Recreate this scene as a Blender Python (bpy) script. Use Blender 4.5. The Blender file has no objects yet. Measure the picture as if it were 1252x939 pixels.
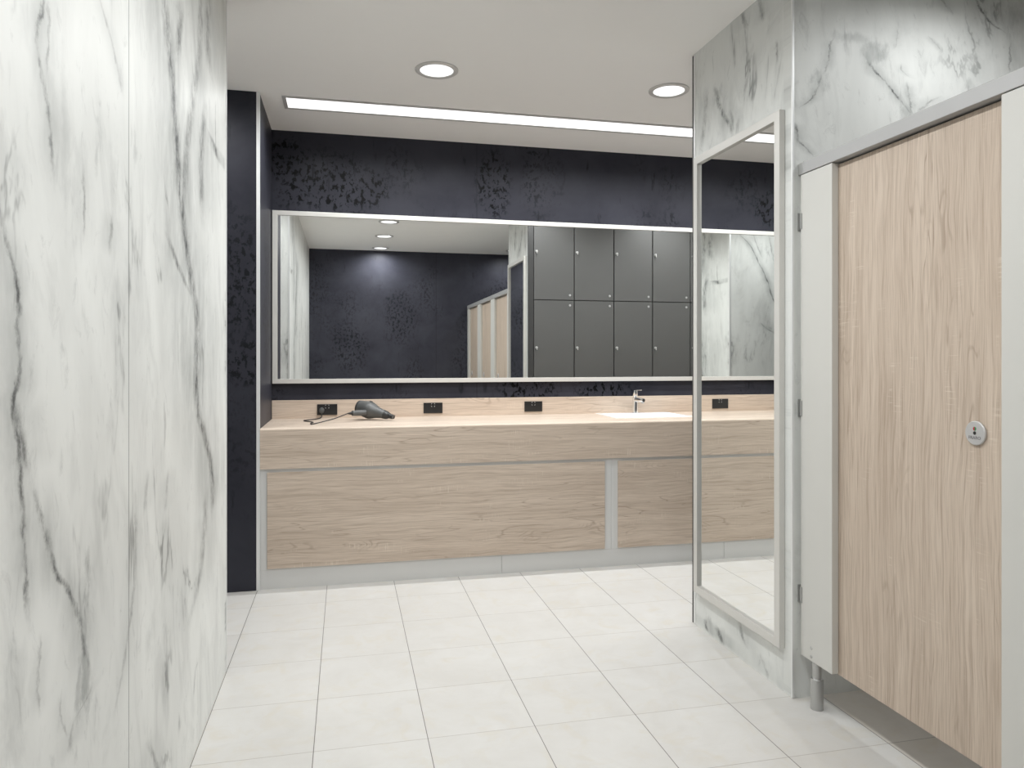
import bpy, bmesh, math, random
from mathutils import Vector, Matrix
random.seed(3)
SC = bpy.context.scene
COL = SC.collection
# ---------------------------------------------------------------- camera model (focal length in pixels of the 1252 x 939 frame)
F, Y0, TH, EYE = 890.80, 437.82, 0.2243045, 1.33
CT, ST = math.cos(TH), math.sin(TH)
def ray(u, v):
    a = (u-626)/F; b = (Y0-v)/F
    return (a*CT+ST, -a*ST+CT, b)
def at_z(u, v, z):
    r = ray(u, v); k = (z-EYE)/r[2]; return Vector((r[0]*k, r[1]*k, z))
def at_y(u, v, y):
    r = ray(u, v); k = y/r[1]; return Vector((r[0]*k, y, r[2]*k+EYE))
def at_x(u, v, x):
    r = ray(u, v); k = x/r[0]; return Vector((x, r[1]*k, r[2]*k+EYE))

# ---------------------------------------------------------------- measures
CEIL = 2.852
XL = -0.496            # face of the white marble wall on the left
YL = 3.293             # its end
XS = 1.703             # face of the marble block with the tall mirror
YS0, YS1 = 2.533, 3.356
YF = 4.385             # front of the dark pier and of the counter
XA = -0.482            # left cheek of the counter niche
YB = 5.090             # back wall
YM = 5.075             # glass of the long mirror
XR = 3.80
YFAR = -0.34
TOP = 0.925

# ---------------------------------------------------------------- materials
def new_mat(name):
    m = bpy.data.materials.new(name); m.use_nodes = True
    nt = m.node_tree; b = nt.nodes['Principled BSDF']
    return m, nt, b
def plain(name, col, rough=0.4, metal=0.0, spec=0.5, bump=0.0, bscale=200):
    m, nt, b = new_mat(name)
    b.inputs['Metallic'].default_value = metal
    b.inputs['Specular IOR Level'].default_value = spec
    # tiny procedural variation so that no surface is perfectly even
    g = nt.nodes.new('ShaderNodeNewGeometry')
    n = nt.nodes.new('ShaderNodeTexNoise'); n.inputs['Scale'].default_value = 7
    n.inputs['Detail'].default_value = 3
    nt.links.new(g.outputs['Position'], n.inputs['Vector'])
    mr = nt.nodes.new('ShaderNodeMapRange')
    mr.inputs[1].default_value = 0.3; mr.inputs[2].default_value = 0.7
    mr.inputs[3].default_value = rough*0.93; mr.inputs[4].default_value = rough*1.07
    nt.links.new(n.outputs[0], mr.inputs[0]); nt.links.new(mr.outputs[0], b.inputs['Roughness'])
    mx = nt.nodes.new('ShaderNodeMix'); mx.data_type = 'RGBA'
    mx.inputs[6].default_value = (*[c*0.985 for c in col], 1); mx.inputs[7].default_value = (*[min(1, c*1.015) for c in col], 1)
    nt.links.new(n.outputs[0], mx.inputs[0]); nt.links.new(mx.outputs[2], b.inputs['Base Color'])
    if bump:
        n2 = nt.nodes.new('ShaderNodeTexNoise'); n2.inputs['Scale'].default_value = bscale
        nt.links.new(g.outputs['Position'], n2.inputs['Vector'])
        bp = nt.nodes.new('ShaderNodeBump'); bp.inputs['Strength'].default_value = bump; bp.inputs['Distance'].default_value = 0.001
        nt.links.new(n2.outputs[0], bp.inputs['Height']); nt.links.new(bp.outputs[0], b.inputs['Normal'])
    return m
def emit(name, strength, col=(1, 1, 1)):
    m, nt, b = new_mat(name)
    b.inputs['Base Color'].default_value = (0.8, 0.8, 0.8, 1)
    b.inputs['Emission Color'].default_value = (*col, 1)
    b.inputs['Emission Strength'].default_value = strength
    return m

class NT:
    """small wrapper for writing node maths"""
    def __init__(s, nt):
        s.nt = nt; s.N = nt.nodes; s.L = nt.links
    def put(s, sock, v):
        if isinstance(v, (int, float)): sock.default_value = v
        elif isinstance(v, (tuple, list)): sock.default_value = v
        else: s.L.new(v, sock)
    def m(s, op, a, b=0.0, c=None, clamp=False):
        n = s.N.new('ShaderNodeMath'); n.operation = op; n.use_clamp = clamp
        s.put(n.inputs[0], a); s.put(n.inputs[1], b)
        if c is not None: s.put(n.inputs[2], c)
        return n.outputs[0]
    def mr(s, v, a, b, c, d, smooth=False):
        n = s.N.new('ShaderNodeMapRange'); n.clamp = True
        if smooth: n.interpolation_type = 'SMOOTHSTEP'
        for i, q in enumerate((v, a, b, c, d)): s.put(n.inputs[i], q)
        return n.outputs[0]
    def pos(s):
        g = s.N.new('ShaderNodeNewGeometry'); return g.outputs['Position']
    def sep(s, v):
        n = s.N.new('ShaderNodeSeparateXYZ'); s.L.new(v, n.inputs[0]); return n.outputs
    def vec(s, x, y, z):
        n = s.N.new('ShaderNodeCombineXYZ')
        for i, q in enumerate((x, y, z)): s.put(n.inputs[i], q)
        return n.outputs[0]
    def noise(s, v, scale, detail=4, rough=0.55, dist=0.0, colour=False):
        n = s.N.new('ShaderNodeTexNoise'); s.put(n.inputs['Vector'], v)
        n.inputs['Scale'].default_value = scale; n.inputs['Detail'].default_value = detail
        n.inputs['Roughness'].default_value = rough; n.inputs['Distortion'].default_value = dist
        return n.outputs[1] if colour else n.outputs[0]
    def scale(s, v, xyz, off=(0, 0, 0)):
        n = s.N.new('ShaderNodeMapping'); s.L.new(v, n.inputs[0])
        n.inputs['Scale'].default_value = xyz; n.inputs['Location'].default_value = off
        return n.outputs[0]
    def mix(s, f, a, b):
        n = s.N.new('ShaderNodeMix'); n.data_type = 'RGBA'
        s.put(n.inputs[0], f); s.put(n.inputs[6], (*a, 1) if isinstance(a, tuple) and len(a) == 3 else a)
        s.put(n.inputs[7], (*b, 1) if isinstance(b, tuple) and len(b) == 3 else b)
        return n.outputs[2]
    def curve(s, v, pts):
        n = s.N.new('ShaderNodeFloatCurve'); c = n.mapping.curves[0]
        while len(c.points) < len(pts): c.points.new(0.5, 0.5)
        for p, q in zip(c.points, pts): p.location = q; p.handle_type = 'AUTO'
        n.mapping.update(); s.L.new(v, n.inputs[1]); return n.outputs[0]

def marble(name, axis, veins=(), blobs=(), joints=(), seed=0.0, vein_level=1.0, base=(0.775, 0.79, 0.77)):
    """white marble. axis = horizontal axis of the slab ('X' or 'Y'); veins: ([(a, z)...], half width, strength)"""
    m, nt, b = new_mat(name); q = NT(nt)
    P = q.pos(); xyz = q.sep(P); a = xyz[0 if axis == 'X' else 1]; z = xyz[2]
    uv = q.vec(a, seed, z)
    # soft clouds, stretched upright and slanted a little
    sl = q.vec(q.m('ADD', a, q.m('MULTIPLY', z, 0.10)), seed, z)
    st = q.scale(sl, (1.0, 1.0, 0.42))
    cloud = q.noise(st, 3.2, 5, 0.6, 0.6)
    cloud2 = q.noise(q.scale(sl, (1, 1, 0.38), (3.1, 0, 1.7)), 6, 6, 0.62, 0.8)
    col = q.mix(q.mr(cloud, 0.3, 0.62, 0, 1), tuple(c*0.86 for c in base), base)
    col = q.mix(q.m('MULTIPLY', q.mr(cloud2, 0.53, 0.72, 0, 1), 0.5), col, (0.46, 0.47, 0.46))
    cloud3 = q.mr(q.noise(q.scale(sl, (1, 1, 0.45), (8.1, 0, 2.2)), 21, 6, 0.7, 1.0), 0.58, 0.72, 0, 1)
    col = q.mix(q.m('MULTIPLY', cloud3, 0.38), col, (0.36, 0.37, 0.365))
    # fine random veins, broken up
    rn = q.noise(q.scale(sl, (1, 1, 0.36), (7.3, 0, 0.4)), 2.4, 6, 0.6, 0.5)
    ridge = q.m('ABSOLUTE', q.m('SUBTRACT', rn, 0.5))
    brk = q.mr(q.noise(q.scale(uv, (1, 1, 0.5), (1.3, 0, 5.1)), 3.5, 4, 0.6), 0.5, 0.66, 0, 1, True)
    fine = q.m('MULTIPLY', q.mr(ridge, 0.0, 0.016, 1, 0, True), brk)
    total = q.m('MULTIPLY', fine, 0.55*vein_level)
    halo = q.m('MULTIPLY', q.m('MULTIPLY', q.mr(ridge, 0.0, 0.07, 1, 0, True), brk), 0.28*vein_level)
    # the few big veins
    jit = q.m('MULTIPLY', q.m('SUBTRACT', q.noise(uv, 14, 6, 0.7), 0.5), 0.055)
    jit2 = q.m('MULTIPLY', q.m('SUBTRACT', q.noise(uv, 60, 5, 0.7), 0.5), 0.016)
    aj = q.m('ADD', a, q.m('ADD', jit, jit2))
    grain = q.mr(q.noise(q.scale(uv, (1, 1, 0.6), (0.2, 0, 9)), 22, 6, 0.75), 0.40, 0.62, 0.12, 1)
    grain2 = q.mr(q.noise(q.scale(uv, (1, 1, 0.35), (4.2, 0, 2)), 7, 4, 0.7), 0.35, 0.62, 0.25, 1)
    bn = q.noise(q.scale(uv, (1, 1, 0.55), (6, 0, 3)), 13, 6, 0.7)
    for pts, w, strength in veins:
        pts = sorted(pts, key=lambda p: p[1])
        z0, z1 = pts[0][1], pts[-1][1]
        if z1-z0 < 0.01: continue
        a0 = min(p[0] for p in pts)-0.05; a1 = max(p[0] for p in pts)+0.05
        t = q.mr(z, z0, z1, 0, 1)
        cv = q.curve(t, [((p[1]-z0)/(z1-z0), (p[0]-a0)/(a1-a0)) for p in pts])
        d = q.m('ABSOLUTE', q.m('SUBTRACT', aj, q.m('MULTIPLY_ADD', cv, a1-a0, a0)))
        e = min(0.10, (z1-z0)*0.3)
        inz = q.m('MULTIPLY', q.mr(z, z0-e*0.4, z0+e, 0, 1, True), q.mr(z, z1-e, z1+e*0.4, 1, 0, True))
        core = q.m('MULTIPLY', q.m('MULTIPLY', q.mr(d, 0, w, 1, 0, True), inz), q.m('MULTIPLY', grain, min(1.0, strength*1.25)))
        soft = q.m('MULTIPLY', q.m('MULTIPLY', q.mr(d, 0, w*7, 1, 0, True), inz), q.m('MULTIPLY', grain2, strength*0.62))
        total = q.m('MAXIMUM', total, core); halo = q.m('MAXIMUM', halo, soft)
    for (ca, cz), ra, rz, strength in blobs:
        dx = q.m('DIVIDE', q.m('SUBTRACT', aj, ca), ra); dz = q.m('DIVIDE', q.m('SUBTRACT', z, cz), rz)
        d = q.m('SQRT', q.m('ADD', q.m('MULTIPLY', dx, dx), q.m('MULTIPLY', dz, dz)))
        d = q.m('ADD', d, q.m('MULTIPLY', q.m('SUBTRACT', bn, 0.5), 3.0))
        halo = q.m('MAXIMUM', halo, q.m('MULTIPLY', q.mr(d, 0.1, 1, 1, 0, True), q.m('MULTIPLY', grain2, strength)))
    col = q.mix(q.m('MINIMUM', halo, 1.0), col, (0.27, 0.285, 0.28))
    col = q.mix(q.m('MINIMUM', total, 1.0), col, (0.085, 0.09, 0.09))
    for j in joints:
        d = q.m('ABSOLUTE', q.m('SUBTRACT', a, j))
        col = q.mix(q.mr(d, 0.0016, 0.0034, 0.9, 0), col, (0.22, 0.23, 0.22))
    nt.links.new(col, b.inputs['Base Color'])
    b.inputs['Roughness'].default_value = 0.42
    b.inputs['Specular IOR Level'].default_value = 0.15
    return m

def dark_stone(name, axis, clumps=(), joints=(), seed=0.0, k=1.0, pit=0.12):
    """blue-black panel with rusty clusters of darker pits"""
    m, nt, b = new_mat(name); q = NT(nt)
    P = q.pos(); xyz = q.sep(P); a = xyz[0 if axis == 'X' else 1]; z = xyz[2]
    uv = q.vec(a, seed, z)
    cl = q.noise(uv, 2.2, 5, 0.6, 0.3)
    col = q.mix(q.mr(cl, 0.3, 0.7, 0, 1), (0.027*k, 0.0275*k, 0.037*k), (0.047*k, 0.048*k, 0.061*k))
    pits = q.mr(q.noise(q.scale(uv, (1, 1, 0.72)), 31, 6, 0.66, 0.25), 0.50, 0.575, 0, 1, True)
    zone = q.mr(q.noise(q.scale(uv, (1.1, 1, 0.7), (seed*3, 0, 4)), 1.9, 3, 0.6), 0.50, 0.70, 0, 0.7, True)
    for (ca, cz), ra, rz in clumps:
        dx = q.m('DIVIDE', q.m('SUBTRACT', a, ca), ra); dz = q.m('DIVIDE', q.m('SUBTRACT', z, cz), rz)
        d = q.m('SQRT', q.m('ADD', q.m('MULTIPLY', dx, dx), q.m('MULTIPLY', dz, dz)))
        d = q.m('ADD', d, q.m('MULTIPLY', q.m('SUBTRACT', cl, 0.5), 1.6))
        zone = q.m('MAXIMUM', zone, q.mr(d, 0.45, 1.0, 1, 0, True))
    drip = q.mr(q.noise(q.scale(uv, (1, 1, 0.22), (2, 0, 1)), 13, 5, 0.6), 0.60, 0.70, 0, 0.6, True)
    col = q.mix(q.m('MAXIMUM', q.m('MULTIPLY', pits, zone), drip), col, (0.028*k*pit, 0.029*k*pit, 0.036*k*pit))
    for j in joints:
        d = q.m('ABSOLUTE', q.m('SUBTRACT', a, j))
        col = q.mix(q.mr(d, 0.001, 0.003, 0.8, 0), col, (0.015, 0.015, 0.018))
    nt.links.new(col, b.inputs['Base Color'])
    b.inputs['Roughness'].default_value = 0.40
    b.inputs['Specular IOR Level'].default_value = 0.12
    return m

def wood(name, grain, seed=0.0, tint=(1, 1, 1)):
    """sawn pale oak. grain = 'X' lying or 'Z' upright"""
    m, nt, b = new_mat(name); q = NT(nt)
    P = q.pos(); x, y, z = q.sep(P)
    if grain == 'X': along = x; across = q.m('ADD', z, q.m('MULTIPLY', y, 1.0))
    else: along = z; across = y
    A = q.vec(along, across, seed)
    warp = q.m('MULTIPLY', q.m('SUBTRACT', q.noise(q.scale(A, (0.9, 2.6, 1)), 2.0, 3, 0.5), 0.5), 0.06)
    ac = q.m('ADD', across, warp)
    W = q.vec(along, ac, seed)
    band = q.noise(q.scale(W, (0.05, 1.0, 1)), 15, 4, 0.6)
    streak = q.noise(q.scale(W, (0.018, 1.0, 1), (3, 1, 0)), 85, 6, 0.66)
    fine = q.noise(q.scale(W, (0.022, 1.0, 1), (1, 5, 0)), 250, 3, 0.6)
    def c(r, g, bb): return (r*tint[0], g*tint[1], bb*tint[2])
    col = q.mix(q.mr(band, 0.33, 0.67, 0, 1), c(0.560, 0.460, 0.375), c(0.675, 0.570, 0.475))
    col = q.mix(q.mr(streak, 0.48, 0.70, 0, 0.70), col, c(0.400, 0.310, 0.240))
    col = q.mix(q.mr(fine, 0.50, 0.70, 0, 0.55), col, c(0.36, 0.28, 0.22))
    col = q.mix(q.mr(fine, 0.48, 0.30, 0, 0.35), col, c(0.76, 0.67, 0.57))
    flow = q.noise(q.scale(A, (0.10, 1.0, 1), (6, 3, 0)), 9, 3, 0.5, 0.2)
    fl = q.mr(q.m('ABSOLUTE', q.m('SUBTRACT', q.m('FRACT', q.m('MULTIPLY', flow, 9.0)), 0.5)), 0.0, 0.10, 1, 0, True)
    flm = q.mr(q.noise(q.scale(A, (0.5, 2.2, 1), (1, 7, 0)), 3.2, 4, 0.6), 0.46, 0.64, 0, 0.75, True)
    col = q.mix(q.m('MULTIPLY', q.m('MULTIPLY', fl, flm), q.mr(fine, 0.35, 0.6, 0.45, 1)), col, c(0.330, 0.250, 0.190))
    # cathedral grain / knots in places
    kz = q.mr(q.noise(q.scale(A, (0.55, 1.7, 1), (5, 2, 0)), 3.0, 2, 0.5), 0.60, 0.70, 0, 1, True)
    rings = q.m('SINE', q.m('MULTIPLY', q.noise(q.scale(A, (0.55, 1.7, 1), (2, 9, 0)), 4.0, 2, 0.45), 120))
    col = q.mix(q.m('MULTIPLY', kz, q.mr(rings, 0.15, 1, 0, 0.5)), col, c(0.34, 0.26, 0.20))
    # pale saw marks running across the grain, in patches
    patch = q.mr(q.noise(q.scale(A, (2.2, 6.5, 1), (9, 4, 0)), 1.7, 3, 0.6), 0.56, 0.68, 0, 1, True)
    saw = q.noise(q.scale(q.vec(along, across, seed+4), (1.0, 0.07, 1)), 150, 2, 0.5)
    col = q.mix(q.m('MULTIPLY', patch, q.mr(saw, 0.55, 0.66, 0, 0.42)), col, c(0.80, 0.72, 0.62))
    nt.links.new(col, b.inputs['Base Color'])
    b.inputs['Roughness'].default_value = 0.48
    b.inputs['Specular IOR Level'].default_value = 0.35
    bp = nt.nodes.new('ShaderNodeBump'); bp.inputs['Strength'].default_value = 0.12; bp.inputs['Distance'].default_value = 0.001
    nt.links.new(fine, bp.inputs['Height']); nt.links.new(bp.outputs[0], b.inputs['Normal'])
    return m

TX, TY, TS = -0.493, 2.549, 0.3865
def tile(name, col_a, col_b, gy, gx):
    m, nt, b = new_mat(name); q = NT(nt)
    P = q.pos(); x, y, z = q.sep(P)
    tx = q.m('DIVIDE', q.m('SUBTRACT', x, TX), TS); ty = q.m('DIVIDE', q.m('SUBTRACT', y, TY), TS)
    dx = q.m('MULTIPLY', q.m('ABSOLUTE', q.m('SUBTRACT', q.m('FRACT', q.m('ADD', tx, 0.5)), 0.5)), TS)
    dy = q.m('MULTIPLY', q.m('ABSOLUTE', q.m('SUBTRACT', q.m('FRACT', q.m('ADD', ty, 0.5)), 0.5)), TS)
    ident = q.vec(q.m('FLOOR', tx), q.m('FLOOR', ty), 0.0)
    wn = nt.nodes.new('ShaderNodeTexWhiteNoise'); nt.links.new(ident, wn.inputs[0])
    off = q.m('MULTIPLY', wn.outputs[0], 7.0)
    V = q.vec(x, y, off)
    n = q.noise(V, 4.5, 6, 0.65, 0.6)
    n2 = q.noise(q.scale(V, (0.5, 1.6, 1)), 14, 5, 0.6)
    col = q.mix(q.mr(n, 0.32, 0.68, 0, 1), col_a, col_b)
    col = q.mix(q.mr(n2, 0.55, 0.8, 0, 0.25), col, tuple(c*0.86 for c in col_a))
    col = q.mix(q.mr(q.noise(q.scale(V, (1, 1, 1), (4, 2, 0)), 9, 5, 0.6, 0.8), 0.52, 0.72, 0, 0.55), col, (col_a[0]*1.0, col_a[1]*0.955, col_a[2]*0.86))
    col = q.mix(q.m('MULTIPLY', wn.outputs[0], 0.10), col, tuple(c*0.8 for c in col_a))
    col = q.mix(q.mr(dy, 0.0006, 0.0017, 0.75, 0), col, gx)
    col = q.mix(q.mr(dx, 0.0009, 0.0017, 0.97, 0), col, gy)
    nt.links.new(col, b.inputs['Base Color'])
    b.inputs['Roughness'].default_value = 0.42
    b.inputs['Specular IOR Level'].default_value = 0.4
    return m

# ---------------------------------------------------------------- mesh helpers
def bm_box(bm, x0, x1, y0, y1, z0, z1, bev=0.0, seg=2):
    n0 = set(bm.verts)
    r = bmesh.ops.create_cube(bm, size=1.0)
    vs = r['verts']
    for v in vs:
        v.co = Vector(((x0+x1)/2+v.co.x*(x1-x0), (y0+y1)/2+v.co.y*(y1-y0), (z0+z1)/2+v.co.z*(z1-z0)))
    if bev:
        es = list({e for v in vs for e in v.link_edges})
        bmesh.ops.bevel(bm, geom=es, offset=bev, segments=seg, profile=0.6, affect='EDGES')
    return bm
def box(*a, **k):
    bm = bmesh.new(); bm_box(bm, *a, **k); return bm
def bm_lathe(bm, prof, p0, axis, seg=40, sx=1.0, sy=1.0, up=None, cap=True):
    """prof: [(radius, distance along axis)]; sx, sy squash the section"""
    ax = Vector(axis).normalized()
    ref = Vector(up) if up else (Vector((0, 0, 1)) if abs(ax.z) < 0.9 else Vector((1, 0, 0)))
    e1 = ax.cross(ref).normalized(); e2 = e1.cross(ax).normalized()
    p0 = Vector(p0); rings = []
    for r, t in prof:
        rings.append([bm.verts.new(p0+ax*t+(e1*math.cos(2*math.pi*i/seg)*sx+e2*math.sin(2*math.pi*i/seg)*sy)*r) for i in range(seg)])
    for A, B in zip(rings, rings[1:]):
        for i in range(seg):
            j = (i+1) % seg
            bm.faces.new((A[i], A[j], B[j], B[i]))
    if cap:
        bm.faces.new(rings[0][::-1]); bm.faces.new(rings[-1])
    bmesh.ops.recalc_face_normals(bm, faces=bm.faces[:])
    return bm
def lathe(*a, **k):
    bm = bmesh.new(); bm_lathe(bm, *a, **k); return bm
def bm_tube(bm, pts, r, seg=10, smooth=6, zmin=-9):
    P = [Vector(p) for p in pts]; C = []
    for i in range(len(P)-1):
        a = P[max(i-1, 0)]; b_ = P[i]; c = P[i+1]; d = P[min(i+2, len(P)-1)]
        for k in range(smooth):
            t = k/smooth
            C.append(0.5*((2*b_)+(c-a)*t+(2*a-5*b_+4*c-d)*t*t+(-a+3*b_-3*c+d)*t**3))
    C.append(P[-1]); rings = []
    for c in C: c.z = max(c.z, zmin)
    for i, c in enumerate(C):
        t = (C[min(i+1, len(C)-1)]-C[max(i-1, 0)]).normalized()
        e1 = t.cross(Vector((0.01, 0.02, 1))).normalized(); e2 = e1.cross(t).normalized()
        rings.append([bm.verts.new(c+(e1*math.cos(2*math.pi*k/seg)+e2*math.sin(2*math.pi*k/seg))*r) for k in range(seg)])
    for A, B in zip(rings, rings[1:]):
        for i in range(seg): bm.faces.new((A[i], A[(i+1) % seg], B[(i+1) % seg], B[i]))
    bm.faces.new(rings[0][::-1]); bm.faces.new(rings[-1])
    bmesh.ops.recalc_face_normals(bm, faces=bm.faces[:])
    return bm
def obj(name, bm, mat, parent=None, smooth=False):
    me = bpy.data.meshes.new(name); 
    # a thing's children are modelled in world space and moved into the frame of their parent
    o = bpy.data.objects.new(name, me); COL.objects.link(o)
    if parent is not None:
        o.parent = parent
        w = Vector((0, 0, 0)); p = parent
        while p is not None: w += p.location; p = p.parent
        for v in bm.verts: v.co -= w
    if smooth:
        for f in bm.faces: f.smooth = True
    bm.to_mesh(me); bm.free(); me.materials.append(mat)
    if smooth: me.set_sharp_from_angle(angle=math.radians(35))
    return o
def thing(name, label, cat, loc, group=None):
    o = bpy.data.objects.new(name, None); COL.objects.link(o); o.location = loc
    o.empty_display_size = 0.1
    o['label'] = label; o['category'] = cat
    if group: o['group'] = group
    return o
def tag(o, label, cat, group=None):
    o['label'] = label; o['category'] = cat
    if group: o['group'] = group
    return o
def struct(name, bm, mat, label, cat):
    o = obj(name, bm, mat); o['kind'] = 'structure'; o['label'] = label; o['category'] = cat
    return o
def frame_bm(outer, inner, d0, d1, plane, bev=0.0):
    """rectangular picture frame with mitred corners; plane 'Y' -> (x, z), plane 'X' -> (y, z); d0 front, d1 back"""
    bm = bmesh.new()
    a0, a1, b0, b1 = outer; c0, c1, e0, e1 = inner
    def P(a, z, d): return Vector((a, d, z)) if plane == 'Y' else (Vector((d, a, z)) if plane == 'X' else Vector((a, z, d)))
    O = [(a0, b0), (a1, b0), (a1, b1), (a0, b1)]; I = [(c0, e0), (c1, e0), (c1, e1), (c0, e1)]
    V = {}
    for k, pts in (('O', O), ('I', I)):
        for d, dk in ((d0, 'f'), (d1, 'b')):
            for i, (a, z) in enumerate(pts): V[k, dk, i] = bm.verts.new(P(a, z, d))
    for i in range(4):
        j = (i+1) % 4
        for quad in ((('O', 'f'), ('I', 'f')), (('O', 'b'), ('I', 'b')), (('O', 'f'), ('O', 'b')), (('I', 'f'), ('I', 'b'))):
            bm.faces.new((V[quad[0]+(i,)], V[quad[0]+(j,)], V[quad[1]+(j,)], V[quad[1]+(i,)]))
    bmesh.ops.recalc_face_normals(bm, faces=bm.faces[:])
    if bev:
        es = [e for e in bm.edges if len(e.link_faces) == 2 and e.calc_face_angle(0) > 0.5]
        bmesh.ops.bevel(bm, geom=es, offset=bev, segments=2, profile=0.6, affect='EDGES')
    return bm

# ---------------------------------------------------------------- marble veins, traced as lines on the slabs themselves
def wl(pts, px):
    v = sum(p[1] for p in pts)/len(pts); u = min(262, max(p[0] for p in pts)) ; return px*abs(at_x(u+4, v, XL).y-at_x(u-4, v, XL).y)/8
def ws(pts, px):
    u = sum(p[0] for p in pts)/len(pts); v = 400; return px*abs(at_x(u+4, v, XS).y-at_x(u-4, v, XS).y)/8
def on_left(pts): return [(at_x(u, v, XL).y, at_x(u, v, XL).z) for u, v in pts]
def on_front(pts): return [(at_y(u, v, YS0).x, at_y(u, v, YS0).z) for u, v in pts]
def on_side(pts): return [(at_x(u, v, XS).y, at_x(u, v, XS).z) for u, v in pts]
LV = [
 ([(60, -30), (52, 10), (44, 45), (52, 95), (59, 145), (65, 215)], 0.006, 0.85),
 ([(56, -20), (60, 25), (56, 90)], 0.004, 0.5),
 ([(0, 250), (12, 310), (22, 350), (22, 400), (22, 470), (17, 489), (23, 549), (27, 609), (32, 709), (35, 759)], 0.007, 1.0),
 ([(20, 490), (26, 540), (36, 580), (44, 520)][0:3], 0.012, 0.7),
 ([(37, 584), (55, 649), (67, 699), (82, 719), (97, 759), (107, 809), (114, 829)], 0.006, 0.95),
 ([(114, 829), (108, 850), (92, 880), (88, 920)], 0.006, 0.5),
 ([(200, -20), (207, 60), (212, 110), (217, 190), (225, 280), (235, 350), (241, 390), (240, 470), (240, 479), (250, 534), (259, 579), (260, 629)], 0.007, 0.95),
 ([(102, 200), (103, 240), (102, 295)], 0.004, 0.55),
 ([(222, 0), (220, 35), (215, 80)], 0.008, 0.7),
 ([(246, -10), (244, 60), (236, 120), (228, 190), (224, 260)], 0.007, 0.6),
 ([(257, -10), (254, 60), (262, 105)], 0.008, 0.6),
 ([(252, 130), (246, 200), (248, 270)], 0.007, 0.6),
 ([(255, 160), (260, 172), (266, 196)], 0.010, 0.8),
 ([(120, -10), (135, 45), (150, 115)], 0.004, 0.45),
 ([(166, 600), (164, 709), (153, 800), (140, 869)], 0.004, 0.45),
 ([(180, 905), (188, 925), (197, 950)], 0.004, 0.6),
 ([(204, 285), (220, 330), (234, 362)], 0.006, 0.7),
 ([(206, 575), (204, 600), (202, 628)], 0.004, 0.35),
 ([(181, 575), (179, 600), (176, 630)], 0.004, 0.3),
 ([(50, 780), (46, 840), (50, 870)], 0.004, 0.5),
 ([(76, 845), (74, 870), (82, 900)], 0.003, 0.4),
 ([(252, 600), (246, 690), (232, 760)], 0.008, 0.5),
 ([(136, 260), (134, 310)], 0.004, 0.5),
]
LB = [((105, 800), 0.05, 0.20, 0.95), ((95, 840), 0.03, 0.14, 0.9), ((24, 570), 0.045, 0.18, 0.8), ((95, 200), 0.035, 0.12, 0.35), ((80, 175), 0.04, 0.2, 0.3),
      ((20, 840), 0.06, 0.12, 0.35), ((118, 190), 0.02, 0.06, 0.6), ((165, 185), 0.02, 0.08, 0.4)]
FV = [
 ([(971, 131), (976, 131), (984, 127), (993, 121), (997, 110), (1004, 94)][1:], 0.006, 0.75),
 ([(1007, 90), (1010, 84), (1014, 67), (1015, 53), (1020, 48)], 0.006, 0.75),
 ([(1056, 65), (1063, 76), (1071, 90), (1083, 101), (1097, 118), (1111, 135), (1115, 139)], 0.008, 0.95),
 ([(1109, 101), (1111, 112), (1114, 127), (1115, 139)], 0.006, 1.0),
 ([(1097, 35), (1096, 50), (1092, 60)], 0.006, 0.45),
 ([(1136, 45), (1145, 56), (1154, 65)], 0.004, 0.55),
 ([(1193, -5), (1198, 8), (1204, 20), (1215, 31), (1232, 41)], 0.010, 0.8),
 ([(1123, 60), (1128, 78), (1136, 75)][0:2], 0.004, 0.3),
 ([(973, 169), (984, 180), (996, 191)], 0.006, 0.6),
 ([(972, 150), (974, 160), (973, 175)], 0.008, 0.6),
 ([(1236, 50), (1235, 70), (1234, 90)], 0.006, 0.5),
 ([(1103, 78), (1108, 92), (1118, 96)], 0.005, 0.4),
 ([(1150, -5), (1158, 8), (1164, 18)], 0.008, 0.5),
 ([(1122, 139), (1138, 124), (1152, 118)], 0.010, 0.5),
]
FB = [((1069, 66), 0.09, 0.07, 0.75), ((1001, 98), 0.05, 0.09, 0.8), ((1043, 46), 0.14, 0.03, 0.6), ((1112, 134), 0.05, 0.06, 0.7), ((1186, 104), 0.03, 0.04, 0.6),
      ((1230, 20), 0.14, 0.10, 0.5)]
SV = [
 ([(874, 105), (878, 123), (881, 133), (886, 143), (891, 152), (896, 164)], 0.008, 0.8),
 ([(894, 134), (895, 148), (897, 161)], 0.008, 0.5),
 ([(863, 110), (863, 127), (861, 153), (857, 184)], 0.010, 0.5),
 ([(903, 10), (907, 19), (913, 35)], 0.010, 0.6),
 ([(928, -4), (930, 8), (934, 25)], 0.008, 0.6),
 ([(949, 50), (950, 62), (950, 78)], 0.006, 0.5),
 ([(863, 757), (863, 764), (865, 772)], 0.008, 0.7),
 ([(877, 766), (880, 778), (884, 788)], 0.012, 0.85),
 ([(904, 758), (907, 775), (913, 792)], 0.008, 0.5),
 ([(930, 800), (935, 815), (938, 830)], 0.008, 0.4),
 ([(963, 230), (965, 280), (962, 340)], 0.006, 0.4),
 ([(964, 520), (961, 600), (965, 690)], 0.006, 0.5),
 ([(918, 60), (915, 85), (908, 120)], 0.010, 0.4),
]
SB = [((878, 118), 0.09, 0.07, 0.75), ((881, 778), 0.06, 0.05, 0.8), ((855, 150), 0.05, 0.25, 0.3), ((870, 768), 0.1, 0.05, 0.5)]
def on_end(pts):       # the end of the left wall, found through both mirrors
    out = []
    for u, v in pts:
        r = ray(u, v); k = (2*YM-YL)/r[1]; out.append((2*(XS-0.012)-r[0]*k, r[2]*k+EYE))
    return out
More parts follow.
